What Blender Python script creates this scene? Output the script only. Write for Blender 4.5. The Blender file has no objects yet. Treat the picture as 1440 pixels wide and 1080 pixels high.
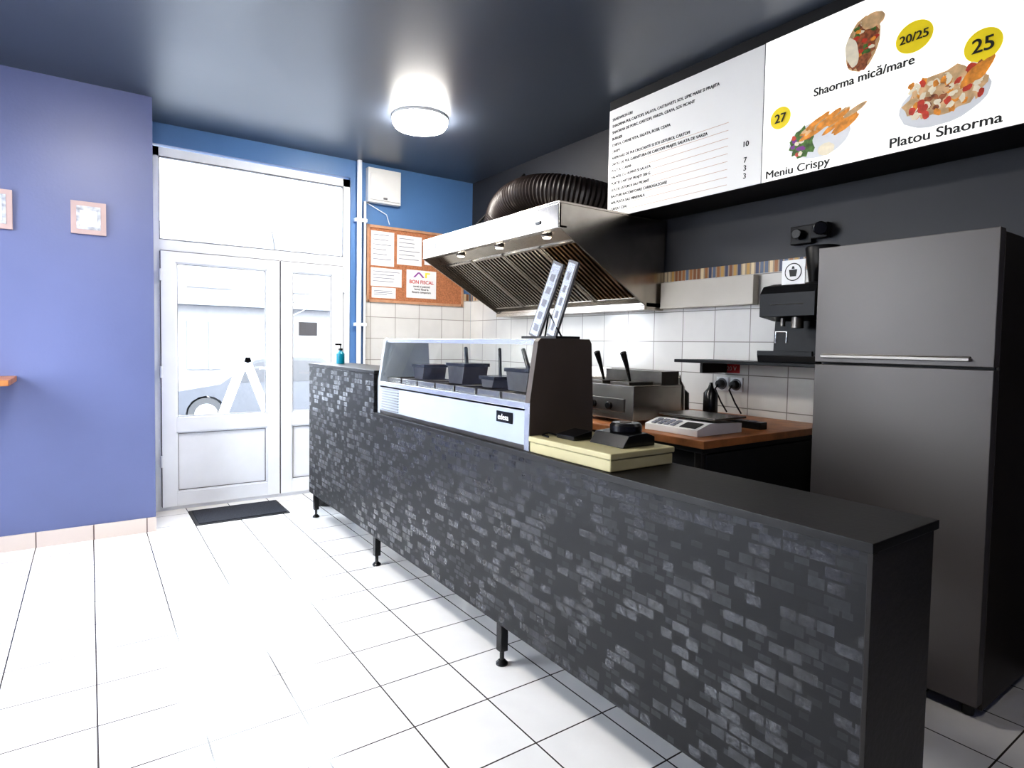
import bpy, bmesh, math, random
from mathutils import Vector, Matrix
random.seed(7)
D=bpy.data
scene=bpy.context.scene

# ------------------------------------------------------------ materials
def nodes(name):
    m=D.materials.new(name); m.use_nodes=True
    nt=m.node_tree; b=nt.nodes['Principled BSDF']
    return m,nt,b
def pos(nt):
    g=nt.nodes.new('ShaderNodeNewGeometry'); return g.outputs['Position']
def mat(name,col,rough=0.5,metal=0.0,var=0.08,scale=6.0,bump=0.0,bscale=60,emis=0,ecol=None,coat=0,spec=None):
    m,nt,b=nodes(name)
    p=pos(nt)
    n=nt.nodes.new('ShaderNodeTexNoise'); n.inputs['Scale'].default_value=scale; n.inputs['Detail'].default_value=4
    nt.links.new(p,n.inputs['Vector'])
    r=nt.nodes.new('ShaderNodeValToRGB')
    a=[max(0,c*(1-var)) for c in col]; d=[min(1,c*(1+var)) for c in col]
    r.color_ramp.elements[0].position=.3; r.color_ramp.elements[1].position=.7
    r.color_ramp.elements[0].color=(*a,1); r.color_ramp.elements[1].color=(*d,1)
    nt.links.new(n.outputs['Fac'],r.inputs['Fac']); nt.links.new(r.outputs['Color'],b.inputs['Base Color'])
    b.inputs['Roughness'].default_value=rough; b.inputs['Metallic'].default_value=metal
    if spec is not None: b.inputs['Specular IOR Level'].default_value=spec
    if coat: b.inputs['Coat Weight'].default_value=coat; b.inputs['Coat Roughness'].default_value=.5
    if bump:
        n2=nt.nodes.new('ShaderNodeTexNoise'); n2.inputs['Scale'].default_value=bscale
        nt.links.new(p,n2.inputs['Vector'])
        bp=nt.nodes.new('ShaderNodeBump'); bp.inputs['Strength'].default_value=bump; bp.inputs['Distance'].default_value=.01
        nt.links.new(n2.outputs['Fac'],bp.inputs['Height']); nt.links.new(bp.outputs['Normal'],b.inputs['Normal'])
    if emis:
        b.inputs['Emission Color'].default_value=(*(ecol or col),1); b.inputs['Emission Strength'].default_value=emis
    return m
def brickmat(name,axes,bw,rh,mortar,c1,c2,cm,rough=.3,offset=0,shift=(0,0),ramp=None,bump=.3,coat=0,noise=0.0,spec=None):
    m,nt,b=nodes(name)
    s=nt.nodes.new('ShaderNodeSeparateXYZ'); nt.links.new(pos(nt),s.inputs[0])
    c=nt.nodes.new('ShaderNodeCombineXYZ')
    for i,a in enumerate(axes):
        ad=nt.nodes.new('ShaderNodeMath'); ad.operation='ADD'; ad.inputs[1].default_value=shift[i]
        nt.links.new(s.outputs[a],ad.inputs[0]); nt.links.new(ad.outputs[0],c.inputs[i])
    t=nt.nodes.new('ShaderNodeTexBrick'); nt.links.new(c.outputs[0],t.inputs['Vector'])
    t.offset=offset; t.squash=1
    t.inputs['Scale'].default_value=1; t.inputs['Brick Width'].default_value=bw; t.inputs['Row Height'].default_value=rh
    t.inputs['Mortar Size'].default_value=mortar; t.inputs['Mortar Smooth'].default_value=.1; t.inputs['Bias'].default_value=0
    t.inputs['Color1'].default_value=(*c1,1); t.inputs['Color2'].default_value=(*c2,1); t.inputs['Mortar'].default_value=(*cm,1)
    out=t.outputs['Color']
    if ramp:
        r=nt.nodes.new('ShaderNodeValToRGB'); r.color_ramp.interpolation='CONSTANT'
        e=r.color_ramp.elements
        while len(e)<len(ramp): e.new(.5)
        for i,(p,col) in enumerate(ramp): e[i].position=p; e[i].color=(*col,1)
        nt.links.new(out,r.inputs['Fac'])
        mx=nt.nodes.new('ShaderNodeMix'); mx.data_type='RGBA'
        nt.links.new(t.outputs['Fac'],mx.inputs[0]); nt.links.new(r.outputs['Color'],mx.inputs[6]); mx.inputs[7].default_value=(*cm,1)
        out=mx.outputs[2]
    if noise:
        n=nt.nodes.new('ShaderNodeTexNoise'); n.inputs['Scale'].default_value=4; n.inputs['Detail'].default_value=6
        nt.links.new(pos(nt),n.inputs['Vector'])
        mr=nt.nodes.new('ShaderNodeMapRange'); mr.inputs[1].default_value=.35; mr.inputs[2].default_value=.65
        mr.inputs[3].default_value=1-noise; mr.inputs[4].default_value=1+noise*.3
        nt.links.new(n.outputs['Fac'],mr.inputs[0])
        mm=nt.nodes.new('ShaderNodeVectorMath'); mm.operation='SCALE'
        nt.links.new(out,mm.inputs[0]); nt.links.new(mr.outputs[0],mm.inputs['Scale']); out=mm.outputs[0]
    nt.links.new(out,b.inputs['Base Color'])
    b.inputs['Roughness'].default_value=rough
    if spec is not None: b.inputs['Specular IOR Level'].default_value=spec
    bp=nt.nodes.new('ShaderNodeBump'); bp.invert=True; bp.inputs['Strength'].default_value=bump; bp.inputs['Distance'].default_value=.004
    nt.links.new(t.outputs['Fac'],bp.inputs['Height']); nt.links.new(bp.outputs['Normal'],b.inputs['Normal'])
    return m
def slatemat(name):
    m,nt,b=nodes(name); L=nt.links.new
    s=nt.nodes.new('ShaderNodeSeparateXYZ'); L(pos(nt),s.inputs[0])
    def layer(bw,rh,off,sh,thr):
        c=nt.nodes.new('ShaderNodeCombineXYZ')
        for i,a in enumerate('YZ'):
            ad=nt.nodes.new('ShaderNodeMath'); ad.inputs[1].default_value=sh[i]; L(s.outputs[a],ad.inputs[0]); L(ad.outputs[0],c.inputs[i])
        t=nt.nodes.new('ShaderNodeTexBrick'); L(c.outputs[0],t.inputs['Vector']); t.offset=off; t.offset_frequency=2; t.squash=.7; t.squash_frequency=3
        t.inputs['Scale'].default_value=1; t.inputs['Brick Width'].default_value=bw; t.inputs['Row Height'].default_value=rh
        t.inputs['Mortar Size'].default_value=.0035; t.inputs['Mortar Smooth'].default_value=.1; t.inputs['Bias'].default_value=0
        t.inputs['Color1'].default_value=(0,0,0,1); t.inputs['Color2'].default_value=(1,1,1,1); t.inputs['Mortar'].default_value=(0,0,0,1)
        r=nt.nodes.new('ShaderNodeMapRange'); r.inputs[1].default_value=thr; r.inputs[2].default_value=thr+.12; L(t.outputs['Color'],r.inputs[0])
        return r.outputs[0]
    a=layer(.066,.033,.43,(.02,0),.56); c_=layer(.043,.023,.31,(.51,.013),.70)
    mx=nt.nodes.new('ShaderNodeMath'); mx.operation='MAXIMUM'; L(a,mx.inputs[0])
    sc=nt.nodes.new('ShaderNodeMath'); sc.operation='MULTIPLY'; sc.inputs[1].default_value=.35; L(c_,sc.inputs[0]); L(sc.outputs[0],mx.inputs[1])
    n=nt.nodes.new('ShaderNodeTexNoise'); n.inputs['Scale'].default_value=55; n.inputs['Detail'].default_value=5; L(pos(nt),n.inputs['Vector'])
    n2=nt.nodes.new('ShaderNodeTexNoise'); n2.inputs['Scale'].default_value=9; n2.inputs['Detail'].default_value=3; L(pos(nt),n2.inputs['Vector'])
    r2=nt.nodes.new('ShaderNodeMapRange'); r2.inputs[1].default_value=.36; r2.inputs[2].default_value=.55; r2.inputs[3].default_value=.5; L(n2.outputs[0],r2.inputs[0])
    mm=nt.nodes.new('ShaderNodeMath'); mm.operation='MULTIPLY'; L(mx.outputs[0],mm.inputs[0]); L(r2.outputs[0],mm.inputs[1])
    m3=nt.nodes.new('ShaderNodeMath'); m3.operation='MULTIPLY'; L(mm.outputs[0],m3.inputs[0])
    r3=nt.nodes.new('ShaderNodeMapRange'); r3.inputs[1].default_value=.3; r3.inputs[2].default_value=.7; r3.inputs[3].default_value=.6; r3.inputs[4].default_value=1.2; L(n.outputs[0],r3.inputs[0]); L(r3.outputs[0],m3.inputs[1])
    r=nt.nodes.new('ShaderNodeValToRGB'); r.color_ramp.elements[0].color=(.006,.0064,.0076,1); r.color_ramp.elements[1].color=(.050,.052,.059,1)
    L(m3.outputs[0],r.inputs[0]); L(r.outputs[0],b.inputs['Base Color'])
    rr=nt.nodes.new('ShaderNodeMapRange'); rr.inputs[3].default_value=.6; rr.inputs[4].default_value=.22; L(mx.outputs[0],rr.inputs[0]); L(rr.outputs[0],b.inputs['Roughness'])
    bp=nt.nodes.new('ShaderNodeBump'); bp.inputs['Strength'].default_value=.4; bp.inputs['Distance'].default_value=.003; L(m3.outputs[0],bp.inputs['Height']); L(bp.outputs[0],b.inputs['Normal'])
    return m
def glassmat(name,tint=(1,1,1)):
    m=D.materials.new(name); m.use_nodes=True; nt=m.node_tree
    nt.nodes.remove(nt.nodes['Principled BSDF']); o=nt.nodes['Material Output']
    t=nt.nodes.new('ShaderNodeBsdfTransparent'); t.inputs[0].default_value=(*tint,1)
    g=nt.nodes.new('ShaderNodeBsdfGlossy'); g.inputs['Roughness'].default_value=.03
    f=nt.nodes.new('ShaderNodeLayerWeight'); f.inputs[0].default_value=.5
    p=nt.nodes.new('ShaderNodeMath'); p.operation='POWER'; p.inputs[1].default_value=4; nt.links.new(f.outputs['Facing'],p.inputs[0])
    r=nt.nodes.new('ShaderNodeMapRange'); r.inputs[3].default_value=.035; r.inputs[4].default_value=.6; nt.links.new(p.outputs[0],r.inputs[0])
    mx=nt.nodes.new('ShaderNodeMixShader')
    nt.links.new(r.outputs[0],mx.inputs[0]); nt.links.new(t.outputs[0],mx.inputs[1]); nt.links.new(g.outputs[0],mx.inputs[2])
    nt.links.new(mx.outputs[0],o.inputs[0]); return m

M={}
M['floor']=brickmat('floor_tile',('X','Y'),.305,.305,.0030,(.88,.86,.84),(.84,.82,.80),(.06,.05,.046),rough=.13,shift=(3.05-.008,-2.49+6.1),noise=.06,bump=.25)
M['ceil']=mat('ceiling_paint',(.050,.062,.086),rough=.36,var=.06,scale=.6,spec=1.0)
M['wall_l']=mat('wall_slate_blue',(.118,.140,.275),rough=.42,var=.06,scale=1.5,bump=.05)
M['wall_b']=mat('wall_blue',(.10,.21,.42),rough=.35,var=.06,scale=1.5,bump=.05)
M['wall_g']=mat('wall_grey',(.025,.026,.031),rough=.55,var=.1,scale=1.5,bump=.05)
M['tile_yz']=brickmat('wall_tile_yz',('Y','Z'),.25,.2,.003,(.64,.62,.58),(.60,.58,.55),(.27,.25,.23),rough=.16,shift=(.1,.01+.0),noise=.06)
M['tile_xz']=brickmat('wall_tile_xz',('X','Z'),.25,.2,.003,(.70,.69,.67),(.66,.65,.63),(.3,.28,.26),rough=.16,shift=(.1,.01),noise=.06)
rmp=[(0,(.20,.08,.03)),(.2,(.45,.27,.08)),(.36,(.05,.06,.11)),(.52,(.6,.48,.30)),(.68,(.28,.12,.04)),(.82,(.10,.13,.19))]
M['mos_yz']=brickmat('mosaic_yz',('Y','Z'),.030,.1,.005,(0,0,0),(1,1,1),(.30,.23,.16),rough=.3,shift=(0,.015),ramp=rmp)
M['mos_xz']=brickmat('mosaic_xz',('X','Z'),.030,.1,.005,(0,0,0),(1,1,1),(.30,.23,.16),rough=.3,shift=(0,.015),ramp=rmp)
M['base']=brickmat('baseboard_tile',('X','Z'),.305,.3,.004,(.62,.54,.49),(.58,.5,.46),(.15,.11,.1),rough=.3,shift=(3.05-.01,.1))
M['slate']=slatemat('slate_mosaic_panel')
M['white']=mat('white_pvc',(.86,.89,.94),rough=.28,var=.02)
M['pvcgap']=mat('rubber_gasket',(.12,.12,.13),rough=.6)
M['wplast']=mat('white_plastic',(.75,.75,.74),rough=.4,var=.03)
M['wplastd']=mat('shelf_off_white',(.50,.46,.40),rough=.4,var=.03)
M['steel']=mat('brushed_steel',(.50,.465,.42),rough=.24,metal=1,var=.08,scale=14)
M['steeld']=mat('dark_steel',(.15,.138,.125),rough=.35,metal=1,var=.15,scale=10)
M['handle']=mat('handle_satin_steel',(.34,.32,.30),rough=.5,metal=.7,var=.05)
M['alu']=mat('aluminium',(.80,.83,.86),rough=.25,metal=.9,var=.03)
M['case']=mat('case_front_white_metal',(.58,.64,.70),rough=.25,metal=.4,var=.03)
M['taupe']=mat('taupe_plastic',(.085,.066,.055),rough=.45,var=.06)
M['black']=mat('black_plastic',(.006,.006,.007),rough=.25,var=.2)
M['blacks']=mat('black_satin_plastic',(.006,.006,.007),rough=.4,var=.2,spec=.22)
M['blackm']=mat('black_matte',(.008,.008,.009),rough=.6,var=.2)
M['ctop']=mat('counter_top_black',(.006,.0055,.0055),rough=.45,var=.2,bump=.05)
M['cend']=mat('counter_end_panel',(.013,.0105,.0095),rough=.55,var=.2,bump=.1)
M['duct']=mat('duct_dark',(.016,.011,.010),rough=.45,metal=.0,var=.2,spec=.35)
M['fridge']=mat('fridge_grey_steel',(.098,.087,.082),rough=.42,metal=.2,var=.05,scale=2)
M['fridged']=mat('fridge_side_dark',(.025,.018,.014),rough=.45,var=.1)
M['cork']=mat('cork',(.42,.17,.08),rough=.8,var=.3,scale=90)
M['wood']=mat('oak_wood',(.38,.15,.05),rough=.4,var=.3,scale=12)
M['pine']=mat('pine_frame',(.5,.28,.17),rough=.45,var=.15,scale=20)
M['paper']=mat('paper',(.8,.8,.8),rough=.6,var=.02)
M['ink']=mat('ink_grey',(.2,.21,.25),rough=.6)
M['inkb']=mat('ink_black',(.01,.01,.01),rough=.6)
M['yellow']=mat('cream_yellow_box',(.50,.45,.26),rough=.4,var=.06)
M['lamp']=mat('lamp_diffuser',(1,.97,.9),rough=.4,emis=66,ecol=(1,.95,.88))
M['spot']=mat('hood_lamp',(1,.95,.85),rough=.4,emis=12,ecol=(1,.9,.75))
M['sign']=mat('lightbox_face',(.85,.85,.83),rough=.3,emis=.42,ecol=(1,.99,.95),var=.01)
M['sign2']=mat('menu_list_face',(.75,.75,.73),rough=.3,emis=.08,ecol=(1,.98,.94),var=.01)
M['badge']=mat('badge_yellow',(.80,.62,.01),rough=.4,emis=.12,ecol=(1,.8,.02))
M['seam']=mat('sign_frame',(.15,.15,.16),rough=.4)
M['red']=mat('red_label',(.5,.02,.03),rough=.4)
M['mat']=mat('door_mat_fabric',(.026,.028,.037),rough=.95,var=.3,scale=80,bump=.5,bscale=300)
M['glass']=glassmat('window_glass',(.97,.985,1))
M['cglass']=glassmat('case_glass',(.95,.98,.975))
M['asph']=mat('asphalt',(.19,.19,.20),rough=.9)
M['pave']=mat('pavement',(.25,.25,.25),rough=.9)
M['fac']=mat('facade',(.19,.19,.195),rough=.9,var=.05)
M['facw']=mat('facade_window',(.10,.105,.115),rough=.4)
M['car']=mat('car_paint',(.045,.047,.053),rough=.4)
M['carg']=mat('car_glass',(.028,.028,.03),rough=.3)
M['tyre']=mat('tyre_rubber',(.03,.03,.03),rough=.8)
M['bark']=mat('bark',(.12,.12,.12),rough=.9)
M['chip']=mat('fried_orange',(.75,.27,.03),rough=.5,var=.45,scale=30,emis=.07,ecol=(.9,.35,.04))
M['bread']=mat('flatbread',(.62,.40,.20),rough=.5,var=.35,scale=25,emis=.05,ecol=(.8,.55,.3))
M['meat']=mat('grilled_meat',(.30,.09,.03),rough=.5,var=.6,scale=60,emis=.03,ecol=(.5,.16,.05))
M['green']=mat('salad_green',(.07,.17,.025),rough=.5,var=.6,scale=50,emis=.02,ecol=(.2,.4,.05))
M['tomato']=mat('tomato',(.55,.05,.02),rough=.4,var=.3,scale=40,emis=.04,ecol=(.8,.06,.03))
M['cream']=mat('sauce_cream',(.75,.66,.48),rough=.4,var=.1,scale=40,emis=.1,ecol=(.95,.9,.75))
M['plate']=mat('plate_grey',(.60,.61,.62),rough=.4,emis=.12,ecol=(.8,.8,.8))
M['teal']=mat('teal_cap',(.0,.22,.32),rough=.3)
M['pink']=mat('pink_frame',(.42,.31,.30),rough=.5)
M['pic']=mat('picture_print',(.4,.42,.48),rough=.4,var=.5,scale=25)
M['purple']=mat('print_purple',(.25,.05,.3),rough=.5)
M['grime']=mat('filter_amber',(.26,.16,.08),rough=.3,metal=1,var=.4,scale=6)

# ------------------------------------------------------------ builder
class B:
    def __init__(s,name): s.name=name; s.bm=bmesh.new(); s.mats=[]
    def mi(s,m):
        if m not in s.mats: s.mats.append(m)
        return s.mats.index(m)
    def _add(s,vs,fs,m,T=None,smooth=False):
        k=s.mi(m); bv=[s.bm.verts.new((T@Vector(v)) if T else v) for v in vs]
        for f in fs:
            try: fc=s.bm.faces.new([bv[i] for i in f]); fc.material_index=k; fc.smooth=smooth
            except ValueError: pass
        return s
    def box(s,x0,x1,y0,y1,z0,z1,m,T=None):
        vs=[(x,y,z) for x in (x0,x1) for y in (y0,y1) for z in (z0,z1)]
        fs=[(0,1,3,2),(4,6,7,5),(0,4,5,1),(2,3,7,6),(0,2,6,4),(1,5,7,3)]
        return s._add(vs,fs,m,T)
    def prism(s,pts,ax,a,b,m,T=None,smooth=False):
        def P(p,t): return {'x':(t,p[0],p[1]),'y':(p[0],t,p[1]),'z':(p[0],p[1],t)}[ax]
        n=len(pts); vs=[P(p,a) for p in pts]+[P(p,b) for p in pts]
        fs=[tuple(range(n)),tuple(range(n,2*n))]+[(i,(i+1)%n,n+(i+1)%n,n+i) for i in range(n)]
        return s._add(vs,fs,m,T,smooth)
    def sweep(s,path,rad,m,seg=16,cap=True):
        path=[Vector(p) for p in path]; n=len(path)
        if not isinstance(rad,(list,tuple)): rad=[rad]*n
        vs=[];fs=[]; up=None
        for i,p in enumerate(path):
            t=(path[min(i+1,n-1)]-path[max(i-1,0)]).normalized()
            if up is None:
                up=Vector((0,0,1)) if abs(t.z)<.9 else Vector((1,0,0))
            a=t.cross(up).normalized(); up=a.cross(t).normalized()
            for k in range(seg):
                an=2*math.pi*k/seg; vs.append(p+rad[i]*(math.cos(an)*a+math.sin(an)*up))
        for i in range(n-1):
            for k in range(seg):
                fs.append((i*seg+k,i*seg+(k+1)%seg,(i+1)*seg+(k+1)%seg,(i+1)*seg+k))
        if cap: fs.append(tuple(range(seg))); fs.append(tuple((n-1)*seg+k for k in range(seg)))
        return s._add(vs,fs,m,None,True)
    def cyl(s,p0,p1,r,m,seg=20,r2=None): return s.sweep([p0,p1],[r,r if r2 is None else r2],m,seg)
    def lathe(s,prof,c,m,seg=32,T=None):
        vs=[];fs=[];n=len(prof)
        for r,z in prof:
            for k in range(seg):
                a=2*math.pi*k/seg; vs.append((c[0]+r*math.cos(a),c[1]+r*math.sin(a),c[2]+z))
        for i in range(n-1):
            for k in range(seg): fs.append((i*seg+k,i*seg+(k+1)%seg,(i+1)*seg+(k+1)%seg,(i+1)*seg+k))
        fs.append(tuple(range(seg))); fs.append(tuple((n-1)*seg+k for k in range(seg)))
        return s._add(vs,fs,m,T,True)
    def poly(s,vs,m): return s._add(vs,[tuple(range(len(vs)))],m)
    def done(s,bevel=0,parent=None,seg=2):
        bmesh.ops.recalc_face_normals(s.bm,faces=s.bm.faces)
        for e in s.bm.edges:
            if len(e.link_faces)==2 and e.calc_face_angle(0)>math.radians(38): e.smooth=False
        me=D.meshes.new(s.name); s.bm.to_mesh(me); s.bm.free()
        for m in s.mats: me.materials.append(m)
        o=D.objects.new(s.name,me); scene.collection.objects.link(o)
        if bevel:
            b=o.modifiers.new('bevel','BEVEL'); b.width=bevel; b.segments=seg; b.limit_method='ANGLE'; b.angle_limit=math.radians(40)
        if parent: o.parent=parent
        return o
def text(name,body,loc,size,rot,m,parent,off=0.0,align='LEFT',sx=1,bold=0):
    o=None
    for k in range(3 if bold else 1):
        c=D.curves.new(name,'FONT'); c.body=body; c.size=size; c.extrude=.0006; c.offset=off; c.align_x=align
        c.materials.append(m)
        o=D.objects.new(name if k==0 else name+'_stroke_%d'%k,c); scene.collection.objects.link(o)
        dz=bold*.35 if k==1 else 0
        o.location=(loc[0]-.0002*k,loc[1]-bold*k*.6,loc[2]+dz); o.rotation_euler=rot; o.scale=(sx,1,1); o.parent=parent
    return o
RX=(math.pi/2,0,-math.pi/2)   # facing -X
RY=(math.pi/2,0,0)            # facing -Y
H=3.0; WX=3.25; DY=5.40; LY=4.87

# ------------------------------------------------------------ room shell
B('floor').box(-1.7,WX+.15,-1.6,DY+.15,-.1,0,M['floor']).done()
B('ceiling').box(-1.7,WX+.15,-1.6,DY+.15,H,H+.1,M['ceil']).done()
w=B('wall_left'); w.box(-1.75,-1.6,-1.6,2.4,0,H,M['wall_l']); w.box(-1.75,-1.6,4.4,LY,0,H,M['wall_l']); w.box(-1.75,-1.6,2.4,4.4,0,.8,M['wall_l']); w.box(-1.75,-1.6,2.4,4.4,2.6,H,M['wall_l']); w.done()
w=B('added_window')  # unseen window, added to bring side daylight onto floor and counter
w.box(-1.72,-1.64,2.4,4.4,.8,.87,M['white']); w.box(-1.72,-1.64,2.4,4.4,2.53,2.6,M['white'])
for y in (2.4,3.37,4.33): w.box(-1.72,-1.64,y,y+.07,.87,2.53,M['white'])
w.box(-1.685,-1.679,2.47,4.33,.87,2.53,M['glass']); w.done(.003)
B('wall_near').box(-1.75,WX+.15,-1.7,-1.6,0,H,M['wall_l']).done()
B('wall_right').box(WX,WX+.15,-1.6,DY+.15,0,H,M['wall_g']).done()
B('wall_far_left').box(-1.75,.37,LY,DY+.15,0,H,M['wall_l']).done()
w=B('wall_far_right'); w.box(1.96,WX,DY,DY+.15,0,H,M['wall_b']); w.box(.37,1.96,DY,DY+.15,2.84,H,M['wall_b']); w.done()
t=B('trim_tiles_right'); t.box(WX-.012,WX,1.2,DY-.012,0,1.795,M['tile_yz']); t.box(WX-.014,WX,1.2,DY-.012,1.795,1.862,M['mos_yz']); t.done()
t=B('trim_tiles_far'); t.box(2.10,WX-.014,DY-.012,DY,0,1.795,M['tile_xz']); t.box(2.10,WX-.014,DY-.014,DY,1.795,1.862,M['mos_xz']); t.done()
B('baseboard_far').box(-1.6,.372,LY-.014,LY,0,.10,M['base']).done(.002)

# ------------------------------------------------------------ door (double leaf with transom)
d=B('door_1'); W=M['white']; y0=DY+.0; y1=DY+.07
X0,X1=.375,1.955
d.box(X0,X0+.075,y0,y1,0,2.82,W); d.box(X1-.065,X1,y0,y1,0,2.82,W)
d.box(X0,X1,y0,y1,2.75,2.82,W); d.box(X0+.07,X1-.06,y0,y1,2.03,2.12,W); d.box(X0+.07,X1-.06,y0,y1,0,.03,W)
d.box(X0+.075,X1-.065,y0+.03,y0+.036,2.12,2.75,M['glass'])
for (a,b,e,g) in ((X0+.075,X1-.065,2.118,2.126),(X0+.075,X1-.065,2.744,2.752),(X0+.073,X0+.08,2.12,2.75),(X1-.07,X1-.063,2.12,2.75)):
    d.box(a,b,y0-.002,y0+.03,e,g,M['pvcgap'])
def leaf(a,b,st):
    ya=DY-.02; yb=DY+.05
    d.box(a,a+st,ya,yb,.03,2.03,W); d.box(b-st,b,ya,yb,.03,2.03,W)
    d.box(a+st,b-st,ya,yb,1.95,2.03,W); d.box(a+st,b-st,ya,yb,.03,.14,W); d.box(a+st,b-st,ya,yb,.62,.73,W)
    d.box(a+st,b-st,ya+.035,ya+.041,.73,1.95,M['glass'])
    d.box(a+st,b-st,ya+.025,ya+.05,.14,.62,W)
    g=.003
    for q in (a-g,b): d.box(q,q+g,ya+.001,yb-.01,.03,2.03,M['pvcgap'])
    d.box(a,b,ya+.004,yb-.01,2.03,2.036,M['pvcgap'])
    for (u0,u1,v0,v1) in ((a+st,b-st,.14,.62),(a+st,b-st,.73,1.95)):
        e=.012
        d.box(u0,u0+e,ya+.012,ya+.03,v0,v1,W); d.box(u1-e,u1,ya+.012,ya+.03,v0,v1,W)
        d.box(u0,u1,ya+.012,ya+.03,v0,v0+e,W); d.box(u0,u1,ya+.012,ya+.03,v1-e,v1,W)
        g=.004
        d.box(u0+e,u0+e+g,ya+.011,ya+.033,v0+e,v1-e,M['pvcgap']); d.box(u1-e-g,u1-e,ya+.011,ya+.033,v0+e,v1-e,M['pvcgap'])
        d.box(u0+e,u1-e,ya+.011,ya+.033,v0+e,v0+e+g,M['pvcgap']); d.box(u0+e,u1-e,ya+.011,ya+.033,v1-e-g,v1-e,M['pvcgap'])
leaf(.455,1.335,.10); leaf(1.345,1.885,.09)
for z in (.35,1.05,1.8):
    d.cyl((.452,DY-.03,z),(.452,DY-.03,z+.09),.012,W,12); d.cyl((1.892,DY-.03,z),(1.892,DY-.03,z+.09),.012,W,12)
d.box(1.27,1.30,DY-.03,DY-.02,.98,1.18,W); d.cyl((1.285,DY-.02,1.12),(1.285,DY-.07,1.12),.009,W,10); d.box(1.16,1.295,DY-.078,DY-.062,1.11,1.13,W)
d.box(1.50,1.66,DY+.0,DY+.006,1.40,1.52,M['seam'])
door=d.done(.003)

# ------------------------------------------------------------ ceiling lamps
def lamp(x,y,r=.20):
    l=B('ceiling_lamp'); l.lathe([(r*1.02,0),(r*1.02,-.018),(r*.98,-.022)],(x,y,H),M['wplast'],40)
    l.lathe([(r*1.0,-.019),(r*.99,-.05),(r*.90,-.075),(r*.5,-.088),(.02,-.09)],(x,y,H),M['lamp'],40)
    l.done()
lamp(2.0,4.08,.20); lamp(.04,3.0,.22); lamp(.1,-.2,.14)  # third one, behind the camera, is an added unseen fill light

# ------------------------------------------------------------ service counter
CX=1.38; CB=1.71
c=B('service_counter')
c.box(CX,CX+.02,.607,3.40,.19,.912,M['slate']); c.box(CX,CX+.02,3.40,4.68,.19,1.165,M['slate'])
c.box(CX+.02,CB,.607,.627,.19,.912,M['cend'])
c.box(CX-.002,CX+.02,.600,.612,.19,.912,M['cend'])
c.box(CB-.02,CB,.627,3.40,.19,.912,M['cend']); c.box(CB-.02,CB,3.40,4.66,.19,1.165,M['cend'])
c.box(CX-.004,CB+.01,.60,3.40,.912,.935,M['ctop']); c.box(CX-.004,CB+.01,3.385,4.69,1.165,1.185,M['ctop'])
c.box(CX+.02,CB,3.385,3.40,.935,1.165,M['cend']); c.box(CX+.02,CB,4.66,4.68,.19,1.165,M['cend'])
c.box(CX+.02,CB-.02,.627,4.66,.19,.21,M['cend'])
for y in (.72,2.06,3.42,4.62):
    for x in (1.415,1.675):
        c.box(x-.018,x+.018,y-.018,y+.018,.06,.19,M['black']); c.cyl((x,y,.012),(x,y,.06),.010,M['black'],12)
        c.lathe([(.026,0),(.026,.008),(.014,.02)],(x,y,0),M['black'],16)
c.done(.0015)

# ------------------------------------------------------------ refrigerated display case
dc=B('refrigerated_display_case'); za=.936
ya,yb=1.90,3.345
dc.box(1.40,1.70,ya,yb,za,za+.02,M['steeld'])
dc.box(1.398,1.415,ya,yb,za+.02,1.10,M['case']); dc.box(1.685,1.70,ya,yb,za+.02,1.14,M['case'])
dc.box(1.415,1.685,ya,yb,1.06,1.075,M['alu'])
dc.box(1.392,1.42,ya,yb,1.10,1.125,M['alu'])
dc.box(1.398,1.404,ya,yb,1.09,1.10,M['seam'])
dc.poly([(1.402,ya,1.125),(1.402,yb,1.125),(1.449,yb,1.355),(1.449,ya,1.355)],M['cglass'])
dc.poly([(1.45,ya,1.365),(1.45,yb,1.365),(1.68,yb,1.365),(1.68,ya,1.365)],M['cglass'])
dc.box(1.438,1.462,ya-.0,yb,1.352,1.374,M['alu']); dc.box(1.672,1.70,ya,yb,1.352,1.374,M['alu'])
sp=[(1.396,za),(1.715,za),(1.728,1.0),(1.726,1.12),(1.712,1.36),(1.700,1.378),(1.445,1.378),(1.432,1.365),(1.396,1.13)]
dc.prism(sp,'y',ya-.03,ya,M['taupe']); dc.prism(sp,'y',yb,yb+.03,M['case'])
dc.box(1.393,1.397,ya-.032,ya+.0,za,1.125,M['alu'])
for k in range(9): dc.box(1.393,1.398,yb-.26,yb-.03,.962+k*.015,.968+k*.015,M['seam'])
for k in range(7):
    a=ya+.03+k*.2; b=a+.185
    for (q0,q1,r0,r1) in ((1.43,1.436,a,b),(1.664,1.67,a,b),(1.43,1.67,a,a+.006),(1.43,1.67,b-.006,b)):
        dc.box(q0,q1,r0,r1,1.076,1.15,M['steel'])
    dc.box(1.436,1.664,a+.006,b-.006,1.078,1.10,[M['steel'],M['steeld']][k%2])
for (a,b,h) in ((2.02,2.19,1.245),(2.28,2.40,1.20),(2.55,2.72,1.25),(2.98,3.12,1.23)):
    dc.prism([(a+.02,1.152),(b-.02,1.152),(b,h),(a,h)],'x',1.50,1.64,M['steeld'])
    dc.prism([(a-.006,h-.012),(b+.006,h-.012),(b+.006,h+.004),(a-.006,h+.004)],'x',1.494,1.646,M['black'])
dc.cyl((1.56,2.08,1.2),(1.60,2.20,1.33),.010,M['black'],10); dc.cyl((1.56,2.62,1.2),(1.62,2.74,1.33),.010,M['black'],10); dc.cyl((1.56,2.32,1.18),(1.62,2.42,1.33),.008,M['black'],10)
case=dc.done(.0015)
lb=B('brand_plate').box(1.394,1.398,1.985,2.10,1.03,1.075,M['black']).done(0,case)
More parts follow.
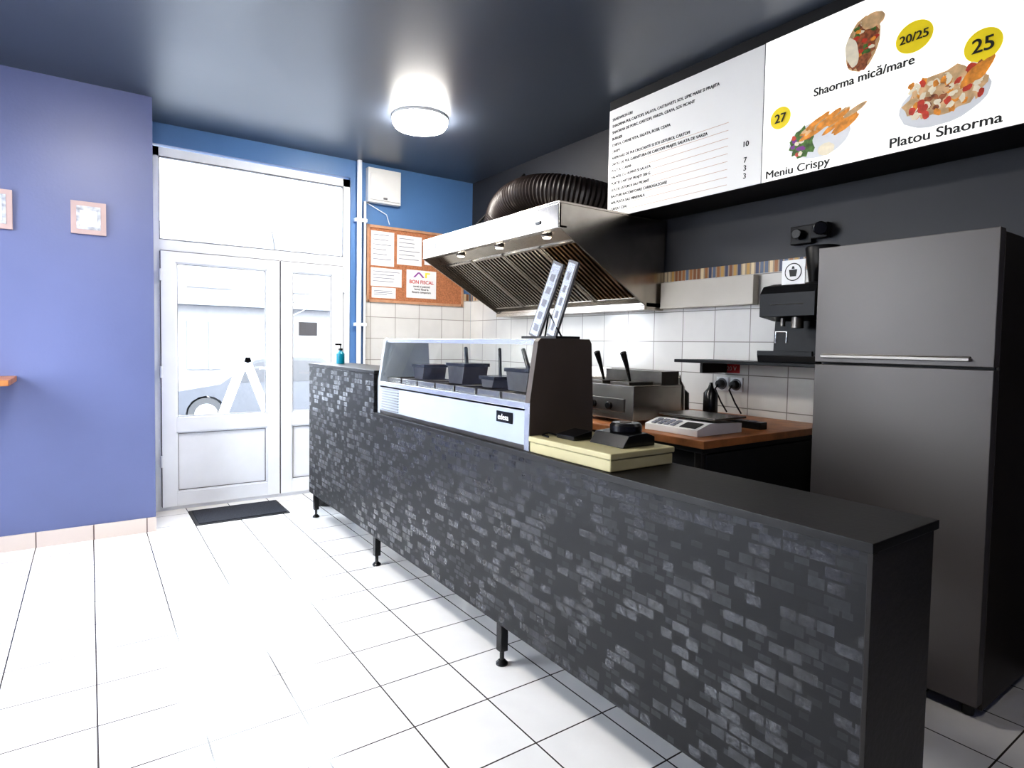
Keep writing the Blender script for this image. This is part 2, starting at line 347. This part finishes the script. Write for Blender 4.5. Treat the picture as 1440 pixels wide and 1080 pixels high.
text('plate_text','edesa',(1.3935,2.088,1.041),.034,RX,M['paper'],case,.0004)

# slanted sign stand on the case
s=B('tilted_sign_stand')
def slat(y,x,w,h,lean):
    T=Matrix.Translation((x,y,1.385))@Matrix.Rotation(lean,4,'X')@Matrix.Rotation(math.radians(6),4,'Y')
    s.box(-.006,.006,-w/2,w/2,0,h,M['seam'],T); s.box(-.009,-.006,-w/2+.008,w/2-.008,.01,h-.01,M['alu'],T)
    for k in range(5): s.box(-.0105,-.009,-w/2+.022,w/2-.022,.03+k*h/6,.03+k*h/6+.03,M['ink'],T)
slat(2.12,1.60,.07,.34,math.radians(21)); slat(2.0,1.60,.06,.33,math.radians(18))
s.cyl((1.60,2.02,1.49),(1.60,1.93,1.385),.004,M['black'],8); s.cyl((1.60,2.02,1.49),(1.66,2.12,1.385),.004,M['black'],8)
s.box(1.56,1.69,1.92,2.16,1.379,1.389,M['blackm'])
s.done()

B('cream_flat_box').box(1.395,1.70,1.42,1.865,.936,.976,M['yellow']).box(1.39,1.705,1.415,1.868,.977,.998,M['yellow']).done(.004)
p=B('tape_dispenser')
p.prism([(1.50,.999),(1.66,.999),(1.66,1.03),(1.62,1.045),(1.53,1.04)],'y',1.47,1.64,M['black'])
p.lathe([(.05,0),(.058,.01),(.058,.03),(.05,.04)],(1.60,1.555,1.035),M['black'],28)
p.lathe([(.022,0),(.022,.003)],(1.60,1.555,1.075),M['taupe'],20)
p.done(.003)
p=B('card_terminal'); p.prism([(1.46,.999),(1.55,.999),(1.55,1.03),(1.46,1.015)],'y',1.68,1.78,M['black'])
p.sweep([(1.51,1.78,1.010),(1.48,1.81,1.004),(1.46,1.84,1.010),(1.43,1.83,1.004),(1.42,1.78,1.004)],.004,M['black'],8); p.done(.002)

b=B('sanitizer_bottle'); b.lathe([(.028,0),(.03,.01),(.03,.075),(.012,.095),(.012,.1)],(1.56,4.5,1.186),M['teal'],20)
b.lathe([(.015,.1),(.015,.115),(.004,.117),(.004,.14)],(1.56,4.5,1.186),M['black'],16); b.box(1.52,1.566,4.494,4.506,1.325,1.337,M['black']); b.done()

# ------------------------------------------------------------ extractor hood
h=B('extractor_hood'); xa=2.30; xb=WX-.014; ha,hb=2.82,4.62; S=M['steel']
h.box(xa,xb,ha,hb,2.20,2.214,S)
h.box(xa,xa+.015,ha,hb,2.065,2.20,S)
h.box(xa,xa+.06,ha,hb,2.055,2.07,S)
prof=[(xa,2.055),(xa,2.20),(xb,2.20),(xb,1.62),(xb-.16,1.62)]
h.prism(prof,'y',ha,ha+.012,S); h.prism(prof,'y',hb-.012,hb,S)
p0=Vector((xa+.06,2.11)); p1=Vector((xb-.16,1.65)); dv=(p1-p0); L=dv.length; dv.normalize(); nv=Vector((-dv.y,dv.x))
def sl(a,b,o0,o1,y0,y1,m):
    q=[p0+dv*a+nv*o0,p0+dv*b+nv*o0,p0+dv*b+nv*o1,p0+dv*a+nv*o1]
    h.prism([(v.x,v.y) for v in q],'y',y0,y1,m)
sl(0,.17,0,.01,ha+.012,hb-.012,S)
sl(L-.05,L,0,.01,ha+.012,hb-.012,S); sl(.17,L-.05,.05,.06,ha+.012,hb-.012,M['blackm'])
n=4; fw=(hb-ha-.03)/n
for i in range(n):
    a=ha+.015+i*fw; b=a+fw-.01
    sl(.17,.19,-.01,.05,a,b,S); sl(L-.07,L-.05,-.01,.05,a,b,S); sl(.17,L-.05,-.01,.05,a,a+.02,S); sl(.17,L-.05,-.01,.05,b-.02,b,S)
    k=a+.03
    while k<b-.035:
        sl(.19,L-.07,-.004,.012,k,k+.018,M['grime'] if i==0 else S); k+=.044
h.box(xb-.17,xb,ha,hb,1.60,1.65,S); h.box(xb-.19,xb-.17,ha,hb,1.60,1.63,S)
for y in (3.1,3.65,4.2):
    q=p0+dv*.08
    h.lathe([(.038,0),(.038,-.012),(.03,-.02)],(q.x,y,q.y-.002),S,20); h.lathe([(.028,-.018),(.026,-.024)],(q.x,y,q.y-.002),M['spot'],20)
h.box(xa-.004,xa,4.38,4.52,2.12,2.16,M['seam']); h.box(xa-.006,xa,3.0,3.05,2.10,2.12,M['black'])
h.done(.002)
path=[];rad=[]
def bez(P,t): 
    a,b_,c_,e=[Vector(q) for q in P]; return a*(1-t)**3+3*b_*t*(1-t)**2+3*c_*t*t*(1-t)+e*t**3
N=190
for i in range(N+1):
    t=i/N; path.append(bez([(2.80,4.22,2.235),(2.80,4.28,2.66),(2.60,3.38,2.50),(3.225,3.38,2.44)],t)); rad.append(.125+.0055*math.sin(i*1.6))
k=B('flexible_exhaust_duct'); k.sweep(path,rad,M['duct'],24)
k.lathe([(.15,0),(.15,.02),(.14,.03)],(2.80,4.22,2.216),M['steeld'],24)
k.done()
r=B('support_rod'); r.cyl((2.62,4.54,2.23),(3.236,4.48,2.89),.011,M['blackm'],10); r.done()

# ------------------------------------------------------------ menu lightbox
BX=2.90; zb,zt=2.22,2.935
m=B('menu_lightbox')
m.box(BX,BX+.06,1.89,3.04,zb,zt,M['sign2']); m.box(BX-.004,BX+.06,.80,1.885,zb,zt,M['sign']); m.box(BX-.004,BX+.06,-.1,.793,zb,zt,M['sign'])
m.box(BX+.06,WX-.001,-.1,3.04,zb+.004,H-.001,M['blackm']); m.box(BX+.004,BX+.06,-.1,3.04,zb-.002,zb-.0002,M['blackm'])
m.box(BX+.004,BX+.06,-.1,3.04,zt+.001,H-.001,M['blackm'])
m.box(BX-.002,BX+.0,1.884,1.892,zb,zt,M['seam']); m.box(BX-.005,BX,.792,.80,zb,zt,M['plate'])
board=m.done()
def blob(bd,cy,cz,ry,rz,mt,lay,n=26,j=.12,rot=0,fr=BX-.0045):
    vs=[]
    for i in range(n):
        a=2*math.pi*i/n; q=1+random.uniform(-j,j); u=ry*math.cos(a)*q; v=rz*math.sin(a)*q
        vs.append((fr-.0003*lay,cy-(u*math.cos(rot)-v*math.sin(rot)),cz+u*math.sin(rot)+v*math.cos(rot)))
    bd.poly(vs,mt)
f=B('menu_pictures')
blob(f,1.40,2.745,.075,.12,M['bread'],1,j=.04,rot=-.15); blob(f,1.39,2.76,.055,.10,M['meat'],2,j=.15,rot=-.15); blob(f,1.41,2.69,.05,.06,M['meat'],2.5,j=.2)
for i in range(22): blob(f,1.385+random.uniform(-.045,.045),2.77+random.uniform(-.09,.07),.013,.010,random.choice([M['green'],M['tomato'],M['green'],M['cream'],M['chip']]),3+i*.1,n=9,j=.3)
blob(f,1.36,2.83,.05,.035,M['bread'],6,j=.06)
blob(f,1.445,2.72,.028,.07,M['cream'],6,j=.05,rot=.2)
blob(f,1.59,2.37,.15,.09,M['plate'],1,j=.02); blob(f,1.67,2.37,.065,.075,M['green'],2,j=.2)
for i in range(12): blob(f,1.68+random.uniform(-.04,.04),2.36+random.uniform(-.05,.05),.013,.011,random.choice([M['tomato'],M['cream'],M['purple'],M['purple']]),3+i*.1,n=9,j=.3)
blob(f,1.55,2.31,.04,.03,M['cream'],3,j=.05)
for i in range(24): blob(f,1.64-i*.009+random.uniform(-.01,.01),2.425+random.uniform(-.035,.03),.058,.014,random.choice([M['chip'],M['chip'],M['chip'],M['bread']]),4.5+i*.1,n=12,j=.08,rot=random.uniform(.2,.6)+.1)
blob(f,1.07,2.39,.165,.10,M['plate'],1,j=.02,rot=.1); blob(f,1.07,2.42,.14,.09,M['bread'],2,j=.14,rot=.1)
for i in range(80): blob(f,1.07+random.uniform(-.13,.12),2.415+random.uniform(-.075,.08),.016,.011,random.choice([M['chip'],M['meat'],M['bread'],M['cream'],M['cream'],M['cream'],M['tomato']]),3+i*.05,n=9,j=.3,rot=random.random()*3)
for i in range(6): blob(f,.985-i*.012,2.45+i*.004,.045,.013,M['chip'],8+i*.1,n=12,j=.08,rot=1.0)
for i in range(5): blob(f,1.16+random.uniform(-.03,.03),2.37+random.uniform(-.03,.03),.014,.018,M['tomato'],8+i*.1,n=10,j=.2)
blob(f,1.79,2.526,.055,.055,M['badge'],1,n=36,j=0); blob(f,1.188,2.69,.072,.066,M['badge'],1,n=36,j=0); blob(f,.94,2.56,.064,.064,M['badge'],1,n=36,j=0)
f.done(0,board)
tx=BX-.0090
text('price_27','27',(tx,1.79,2.503),.062,RX,M['inkb'],board,0,'CENTER',bold=.002)
text('price_20_25','20/25',(tx,1.188,2.672),.05,RX,M['inkb'],board,0,'CENTER',bold=.0018)
text('price_25','25',(tx,.94,2.534),.078,RX,M['inkb'],board,0,'CENTER',bold=.0025)
text('label_wrap','Shaorma mică/mare',(tx,1.62,2.575),.055,RX,M['inkb'],board,0,sx=.98,bold=.0022)
text('label_crispy','Meniu Crispy',(tx,1.862,2.232),.055,RX,M['inkb'],board,0,sx=1.12,bold=.0022)
text('label_platter','Platou Shaorma',(tx,1.27,2.24),.058,RX,M['inkb'],board,0,sx=1.1,bold=.0022)
lx=BX-.0008
rows=[("SANDWICH-URI",""),("SHAORMA PUI, CARTOFI, SALATA, CASTRAVETI, SOS, LIPIE MARE SI PRAJITA",""),("SHAORMA DE PORC, CARTOFI, VARZA, CEAPA, SOS PICANT","" ),("BURGER",""),("CHIFLA, CARNE VITA, SALATA, ROSII, CEAPA",""),("CRISPY",""),("ARIPIOARE DE PUI CROCANTE SI SOS USTUROI, CARTOFI",""),("SNITEL DE PUI, GARNITURA DE CARTOFI PRAJITI, SALATA DE VARZA",""),("PLATOU CARNE",""),("FALAFEL CU HUMUS SI SALATA",""),("PORTIE CARTOFI PRAJITI 200 G","10"),("SOS DE USTUROI SAU PICANT",""),("BAUTURI RACORITOARE CARBOGAZOASE","7"),("APA PLATA SAU MINERALA","3"),("CAFEA / CEAI","3")]
for i,(a,q) in enumerate(rows):
    z=2.86-i*.0425
    text('menu_row_%d'%i,a,(lx,3.01,z),.025,RX,M['inkb'],board,0,bold=.0014)
    if q: text('menu_price_%d'%i,q,(lx,1.99,z),.04,RX,M['inkb'],board,0,'CENTER',bold=.0015)
    if i>5: B('row_line_%d'%i).box(BX-.0008,BX,2.1,3.0,z-.012,z-.010,M['pine']).done(0,board)

# ------------------------------------------------------------ refrigerator
f=B('refrigerator'); fa,fb=.765,1.405; F=M['fridge']; fx=2.60
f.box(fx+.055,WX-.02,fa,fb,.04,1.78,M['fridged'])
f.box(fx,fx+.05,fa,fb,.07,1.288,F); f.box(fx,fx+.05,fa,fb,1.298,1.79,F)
f.box(fx+.05,fx+.055,fa+.01,fb-.01,.08,1.78,M['blackm'])
f.box(fx-.016,fx+.002,fa+.07,fb-.03,1.317,1.330,M['handle']); f.box(fx-.006,fx+.002,fa+.07,fb-.03,1.330,1.335,M['steeld'])
for x in (fx+.08,3.15):
    for y in (fa+.05,fb-.05): f.cyl((x,y,0),(x,y,.04),.02,M['black'],12)
f.done(.006,seg=3)

# ------------------------------------------------------------ shelf + coffee machine + wall stuff
s=B('wall_shelf'); s.box(2.92,WX-.012,1.48,2.45,1.262,1.28,M['blacks']); s.box(3.0,WX-.012,1.6,1.62,1.20,1.262,M['blackm']); s.box(3.0,WX-.012,2.3,2.32,1.20,1.262,M['blackm']); s.done(.003)
c=B('coffee_machine'); z=1.281; K=M['blacks']
c.prism([(2.94,z),(3.22,z),(3.22,z+.035),(2.93,z+.035)],'y',1.58,1.90,K)
c.prism([(3.08,z+.035),(3.22,z+.035),(3.22,z+.40),(3.10,z+.40)],'y',1.58,1.90,K)
c.prism([(2.94,z+.24),(3.08,z+.22),(3.10,z+.40),(3.06,z+.42),(2.97,z+.40),(2.94,z+.36)],'y',1.60,1.90,K)
c.cyl((3.0,1.72,z+.24),(3.0,1.72,z+.18),.03,M['steeld'],18); c.cyl((3.0,1.80,z+.24),(3.0,1.80,z+.19),.012,M['steeld'],12)
for i in range(7): c.box(2.95,3.06,1.60+i*.04,1.615+i*.04,z+.036,z+.040,M['steeld'])
c.box(2.936,2.94,1.66,1.84,z+.30,z+.303,M['steeld']); c.lathe([(.06,0),(.085,.20),(.08,.21)],(3.15,1.68,z+.40),K,24)
c.sweep([(2.94,1.80,z+.10),(2.94,1.80,z+.16),(2.94,1.74,z+.16),(2.94,1.74,z+.10)],.006,M['alu'],8)
c.box(2.93,2.945,1.60,1.90,z+.035,z+.06,K)
cof=c.done(.004)
g=B('logo_card')
g.box(2.975,2.98,1.675,1.80,z+.405,z+.53,M['paper']); g.box(2.98,3.0,1.72,1.74,z+.405,z+.5,M['black'])
T=Matrix.Translation((2.9745,1.738,z+.468))@Matrix.Rotation(-math.pi/2,4,'Y')
g.lathe([(.046,0),(.046,.0006)],(0,0,0),M['inkb'],30,T); g.lathe([(.041,0.0005),(.041,.001)],(0,0,0),M['paper'],30,T)
g.prism([(1.722,z+.445),(1.754,z+.445),(1.760,z+.48),(1.716,z+.48)],'x',2.9720,2.9732,M['inkb']); g.prism([(1.730,z+.484),(1.746,z+.484),(1.742,z+.497),(1.734,z+.497)],'x',2.9720,2.9732,M['inkb'])
g.done(0,cof)
for y in (2.325,2.225):
    o=B('wall_socket'); T=Matrix.Translation((WX-.012,y,1.13))@Matrix.Rotation(-math.pi/2,4,'Y')
    o.box(WX-.022,WX-.012,y-.042,y+.042,1.088,1.172,M['wplast']); o.lathe([(.034,.01),(.036,.014),(.03,.018)],(0,0,0),M['seam'],24,T); o.lathe([(.026,.016),(.022,.05),(.012,.055)],(0,0,0),M['blackm'],20,T)
    o.sweep([(WX-.06,y,1.13),(WX-.09,y,1.10),(WX-.07,y-.03,1.02),(WX-.05,y-.06,.96)],.005,M['black'],8); o.done()
o=B('voltage_label'); o.box(WX-.014,WX-.012,2.21,2.34,1.20,1.255,M['red']); lo=o.done(); text('label_text','220 V',(WX-.0145,2.275,1.215),.036,RX,M['paper'],lo,.0004,'CENTER')
o=B('wall_trunking_box'); o.box(WX-.07,WX-.015,2.10,2.80,1.61,1.785,M['wplastd']); o.box(WX-.076,WX-.07,2.10,2.80,1.61,1.62,M['wplastd']); o.done(.004)
o=B('security_camera'); o.box(WX-.04,WX,1.78,1.90,1.93,2.03,K); o.cyl((WX-.04,1.84,1.98),(WX-.09,1.84,1.98),.028,M['black'],18); o.cyl((WX-.05,1.73,2.0),(WX-.1,1.70,1.99),.035,M['black'],18); o.box(WX-.05,WX,1.69,1.78,1.95,2.03,M['blackm']); o.done(.004)

# ------------------------------------------------------------ work tables, fryer, scale
K=M['black']
t=B('wooden_work_table'); t.box(2.15,WX-.015,1.63,2.66,.915,.95,M['wood']); t.box(2.17,WX-.02,1.65,2.64,.89,.915,M['blackm'])
for x in (2.19,3.17):
    for y in (1.67,2.60): t.box(x,x+.04,y,y+.04,0,.89,M['steeld'])
t.box(2.2,3.2,1.66,2.6,.25,.27,M['steeld']); t.box(2.21,3.18,1.66,2.6,.27,.88,M['blackm']); t.done(.003)
t=B('steel_work_table'); t.box(2.30,WX-.015,2.70,5.15,.88,.92,M['steel'])
for x in (2.33,3.16):
    for y in (2.73,3.9,5.08): t.box(x,x+.04,y,y+.04,0,.88,M['steel'])
t.box(2.33,3.2,2.75,5.1,.2,.22,M['steel']); t.done(.003)
t=B('griddle'); t.box(2.40,3.05,3.1,4.1,.97,1.10,M['steel']); t.box(2.40,3.05,3.1,3.11,1.10,1.14,M['steel']); t.box(3.04,3.05,3.11,4.1,1.10,1.2,M['steel']); t.box(2.43,3.02,3.13,4.07,1.10,1.106,M['steeld'])
for y in (3.3,3.6,3.9): t.cyl((2.37,y,1.03),(2.40,y,1.03),.025,K,16)
for x in (2.45,3.0):
    for y in (3.15,4.05): t.cyl((x,y,.921),(x,y,.97),.02,K,12)
t.done(.003)
f=B('deep_fryer'); z=.951
f.box(2.25,2.62,2.14,2.60,z+.02,z+.19,M['steel']); f.box(2.25,2.62,2.14,2.60,z+.185,z+.20,M['steel'])
f.box(2.243,2.25,2.2,2.5,z+.06,z+.13,M['steeld']); f.cyl((2.225,2.3,z+.09),(2.25,2.3,z+.09),.02,K,16); f.cyl((2.225,2.42,z+.09),(2.25,2.42,z+.09),.02,K,16)
f.box(2.48,2.62,2.16,2.58,z+.20,z+.27,M['steeld'])
for q in (2.20,2.40):
    f.box(2.28,2.46,q,q+.14,z+.2,z+.215,M['steeld']); f.sweep([(2.36,q+.07,z+.21),(2.33,q+.07,z+.30),(2.30,q+.07,z+.37)],[.006,.012,.018],K,10)
for x in (2.28,2.58):
    for y in (2.17,2.57): f.cyl((x,y,z),(x,y,z+.02),.018,K,10)
f.done(.003)
s=B('kitchen_scale'); s.prism([(2.22,z),(2.55,z),(2.55,z+.045),(2.31,z+.055),(2.22,z+.03)],'y',1.72,2.03,M['wplast'])
s.box(2.33,2.57,1.71,2.04,z+.066,z+.076,M['steel']); s.cyl((2.45,1.88,z+.045),(2.45,1.88,z+.067),.05,M['seam'],16)
T=Matrix.Translation((2.22,0,z+.031))@Matrix.Rotation(-math.atan2(.025,.09),4,'Y')
s.box(.01,.075,1.74,1.83,0,.003,M['inkb'],T)
for i in range(4):
    for j in range(3): s.box(.010+j*.024,.028+j*.024,1.86+i*.038,1.886+i*.038,0,.004,M['ink'],T)
s.done(.003)
for i,(x,y,r_,h_) in enumerate(((2.95,2.2,.04,.2),(2.85,2.35,.035,.24),(3.0,2.45,.045,.17),(2.75,2.5,.03,.22))):
    b=B('sauce_bottle'); b.lathe([(r_,0),(r_*1.05,.01),(r_,h_*.7),(r_*.4,h_*.85),(r_*.2,h_)],(x,y,z),[K,M['steel'],K,M['tomato']][i],20); b.done()
b=B('power_strip'); b.box(2.7,2.76,1.72,2.0,z,z+.035,K)
for i in range(3): b.lathe([(.02,0),(.02,.003)],(2.73,1.78+i*.08,z+.035),M['seam'],16)
b.done(.003)

# ------------------------------------------------------------ far wall items
c=B('cork_board'); x0,x1,z0,z1=2.12,3.13,1.74,2.43; y=DY-.003
c.box(x0,x1,y-.012,y,z0,z1,M['cork'])
for a in ((x0-.012,x0+.012,z0-.012,z1+.012),(x1-.012,x1+.012,z0-.012,z1+.012),(x0,x1,z0-.012,z0+.012),(x0,x1,z1-.012,z1+.012)): c.box(a[0],a[1],y-.022,y,a[2],a[3],M['pine'])
def sheet(a,b,e,f_,lines=6):
    c.box(a,b,y-.014,y-.0125,e,f_,M['paper'])
    for i in range(lines):
        q=f_-.03-(f_-e-.05)*i/lines; c.box(a+.02,b-.02-random.random()*.08,y-.0148,y-.0141,q-.006,q,M['ink'])
sheet(2.15,2.38,2.07,2.39); sheet(2.41,2.67,2.10,2.38); sheet(2.15,2.46,1.88,2.05,4); sheet(2.16,2.4,1.77,1.87,3); sheet(2.7,2.9,2.12,2.36)
c.box(2.51,2.83,y-.0155,y-.0142,1.79,2.06,M['paper'])
c.prism([(2.58,1.99),(2.60,1.99),(2.65,2.04),(2.63,2.04)],'y',y-.0165,y-.0155,M['purple']); c.prism([(2.65,2.04),(2.70,1.99),(2.68,1.99),(2.63,2.04)],'y',y-.017,y-.0165,M['purple']); c.box(2.71,2.725,y-.0165,y-.0155,1.99,2.04,M['badge']); c.box(2.725,2.76,y-.0165,y-.0155,2.028,2.04,M['badge'])
cb=c.done()
text('notice_1','BON FISCAL',(2.67,y-.0165,1.93),.048,RY,M['red'],cb,.0006,'CENTER'); text('notice_2','cereti si pastrati\nbonul fiscal la\nfiecare cumparare',(2.67,y-.0165,1.895),.028,RY,M['inkb'],cb,.0003,'CENTER')
f=B('fuse_box'); f.box(2.10,2.42,DY-.07,DY-.001,2.64,2.95,M['wplast']); f.box(2.115,2.405,DY-.085,DY-.07,2.66,2.90,M['wplast']); f.box(2.24,2.28,DY-.09,DY-.085,2.67,2.69,M['seam']); f.done(.006)
p=B('wall_pipes'); p.cyl((2.03,DY-.035,0),(2.03,DY-.035,H),.022,M['white'],16); p.cyl((2.085,DY-.03,0),(2.085,DY-.03,2.64),.012,M['white'],12)
for zz in (.5,1.5,2.45): p.box(1.99,2.10,DY-.05,DY-.001,zz,zz+.03,M['white'])
p.sweep([(2.09,DY-.02,2.64),(2.3,DY-.02,2.55),(2.33,DY-.02,2.46)],.004,M['white'],8); p.done()
for (cx,cz,wd,ht) in ((.005,2.13,.19,.21),(-.50,2.13,.24,.24)):
    f=B('framed_picture'); f.box(cx-wd/2,cx+wd/2,LY-.02,LY-.001,cz-ht/2,cz+ht/2,M['pink']); f.box(cx-wd/2+.03,cx+wd/2-.03,LY-.024,LY-.02,cz-ht/2+.03,cz+ht/2-.03,M['pic']); f.box(cx-wd/2+.05,cx+wd/2-.05,LY-.026,LY-.024,cz-ht/2+.05,cz+ht/2-.06,M['paper']); f.done(.003)
s=B('wooden_wall_bar'); s.box(-1.2,-.375,4.40,LY-.001,1.07,1.105,M['wood'])
for x in (-1.0,-.6): s.box(x,x+.03,4.6,LY-.001,1.04,1.07,M['blackm']); s.box(x,x+.03,LY-.03,LY-.001,.85,1.04,M['blackm'])
s.done(.004)
m=B('door_mat'); m.box(.64,1.26,4.86,5.26,.0,.012,M['mat']); m.box(.62,1.28,4.84,5.28,0,.006,M['blackm']); m.done(.002)
b=B('waste_bin'); b.lathe([(.09,0),(.10,.02),(.115,.26),(.12,.27),(.105,.27),(.095,.03),(.0,.03)],(1.62,4.95,0),K,24); b.done()

# ------------------------------------------------------------ exterior
B('pavement').box(-12,16,DY+.16,9.5,-.2,-.06,M['pave']).done()
B('street_ground').box(-30,40,-20,40,-.8,-.42,M['asph']).done()
f=B('street_building'); f.box(-16,26,24,26,-.42,5.4,M['fac'])
for i in range(14):
    for zz in (.3,3.2):
        x=-14+i*2.8; f.box(x,x+1.5,23.9,24.0,zz,zz+1.7,M['facw']); f.box(x+.7,x+.8,23.85,23.9,zz,zz+1.7,M['fac'])
f.box(-16,26,23.2,24,2.55,2.75,M['facw']); f.done()
def car(x,y):
    c=B('parked_car'); g=-.42
    body=[(0,.35),(.05,.62),(.35,.78),(1.1,.9),(1.75,1.38),(2.2,1.45),(3.1,1.42),(3.75,1.0),(4.2,.92),(4.3,.6),(4.25,.32)]
    for cxw in (3.45,.85):
        pts=[(cxw+.36*math.cos(a),.32+.36*math.sin(a)) for a in [math.pi*k/8 for k in range(9)]]
        body+=[(max(p[0],0),max(p[1],.32)) for p in pts]
    c.prism([(x+p[0],g+p[1]) for p in body],'y',y,y+1.7,M['car'])
    c.prism([(x+q[0],g+q[1]) for q in ((1.25,.93),(1.78,1.33),(2.3,1.38),(2.3,.93))],'y',y-.01,y+1.71,M['carg'])
    c.prism([(x+q[0],g+q[1]) for q in ((2.38,.93),(2.38,1.38),(3.05,1.35),(3.55,1.0),(3.5,.93))],'y',y-.01,y+1.71,M['carg'])
    for cxw in (.85,3.45):
        for yy in (y+.02,y+1.5): c.cyl((x+cxw,yy,g+.32),(x+cxw,yy+.18,g+.32),.32,M['tyre'],28); c.cyl((x+cxw,yy-.005,g+.32),(x+cxw,yy,g+.32),.2,M['alu'],20)
    c.done(.02)
car(1.0,13.0)
a=B('sidewalk_a_board')
for sg in (1,-1):
    T=Matrix.Translation((1.22,6.2,1.19))@Matrix.Rotation(sg*math.radians(20),4,'Y')
    for yy in (-.12,.10): a.box(-.018,.018,yy,yy+.03,-1.32,0,M['white'],T)
    a.box(-.006,.006,-.09,.10,-.95,-.05,M['white'],T); a.box(-.018,.018,-.12,.13,-.05,0,M['white'],T)
a.box(.99,1.45,6.07,6.09,.57,.61,M['white']); a.done()
t=B('street_tree'); t.sweep([(3.9,16,-.42),(3.95,16,2),(3.8,16,3.2),(3.9,16,4.4)],[.12,.10,.07,.03],M['bark'],12)
for i in range(9):
    z=1.6+i*.25; an=random.random()*6.28; l=random.uniform(.8,1.5)
    t.sweep([(3.9,16,z),(3.9+.5*l*math.cos(an),16+.5*l*math.sin(an),z+.4*l),(3.9+l*math.cos(an),16+l*math.sin(an),z+.6*l)],[.04,.02,.008],M['bark'],6)
t.done()

# ------------------------------------------------------------ light
w=D.worlds.new('World'); scene.world=w; w.use_nodes=True
nt=w.node_tree; bg=nt.nodes['Background']
tc=nt.nodes.new('ShaderNodeTexCoord'); sp_=nt.nodes.new('ShaderNodeSeparateXYZ'); nt.links.new(tc.outputs['Generated'],sp_.inputs[0])
cr=nt.nodes.new('ShaderNodeValToRGB'); cr.color_ramp.elements[0].color=(.93,.96,1,1); cr.color_ramp.elements[1].color=(.82,.90,1,1)
nt.links.new(sp_.outputs['Z'],cr.inputs['Fac']); nt.links.new(cr.outputs[0],bg.inputs[0]); bg.inputs[1].default_value=12

# ------------------------------------------------------------ camera
cam=D.cameras.new('camera'); cam.sensor_width=36; cam.lens=849/1440*36; cam.clip_start=.02; cam.shift_y=-.0125
co=D.objects.new('camera',cam); scene.collection.objects.link(co)
co.matrix_world=Matrix.Translation((0,0,1.35))@Matrix.Rotation(math.radians(-35),4,'Z')@Matrix.Rotation(math.radians(90-2.5),4,'X')@Matrix.Rotation(math.radians(.95),4,'Z')
scene.camera=co
scene.view_settings.view_transform='Standard'
try: scene.view_settings.look='Medium High Contrast'
except Exception as e: print('look',e)
scene.view_settings.exposure=0.7
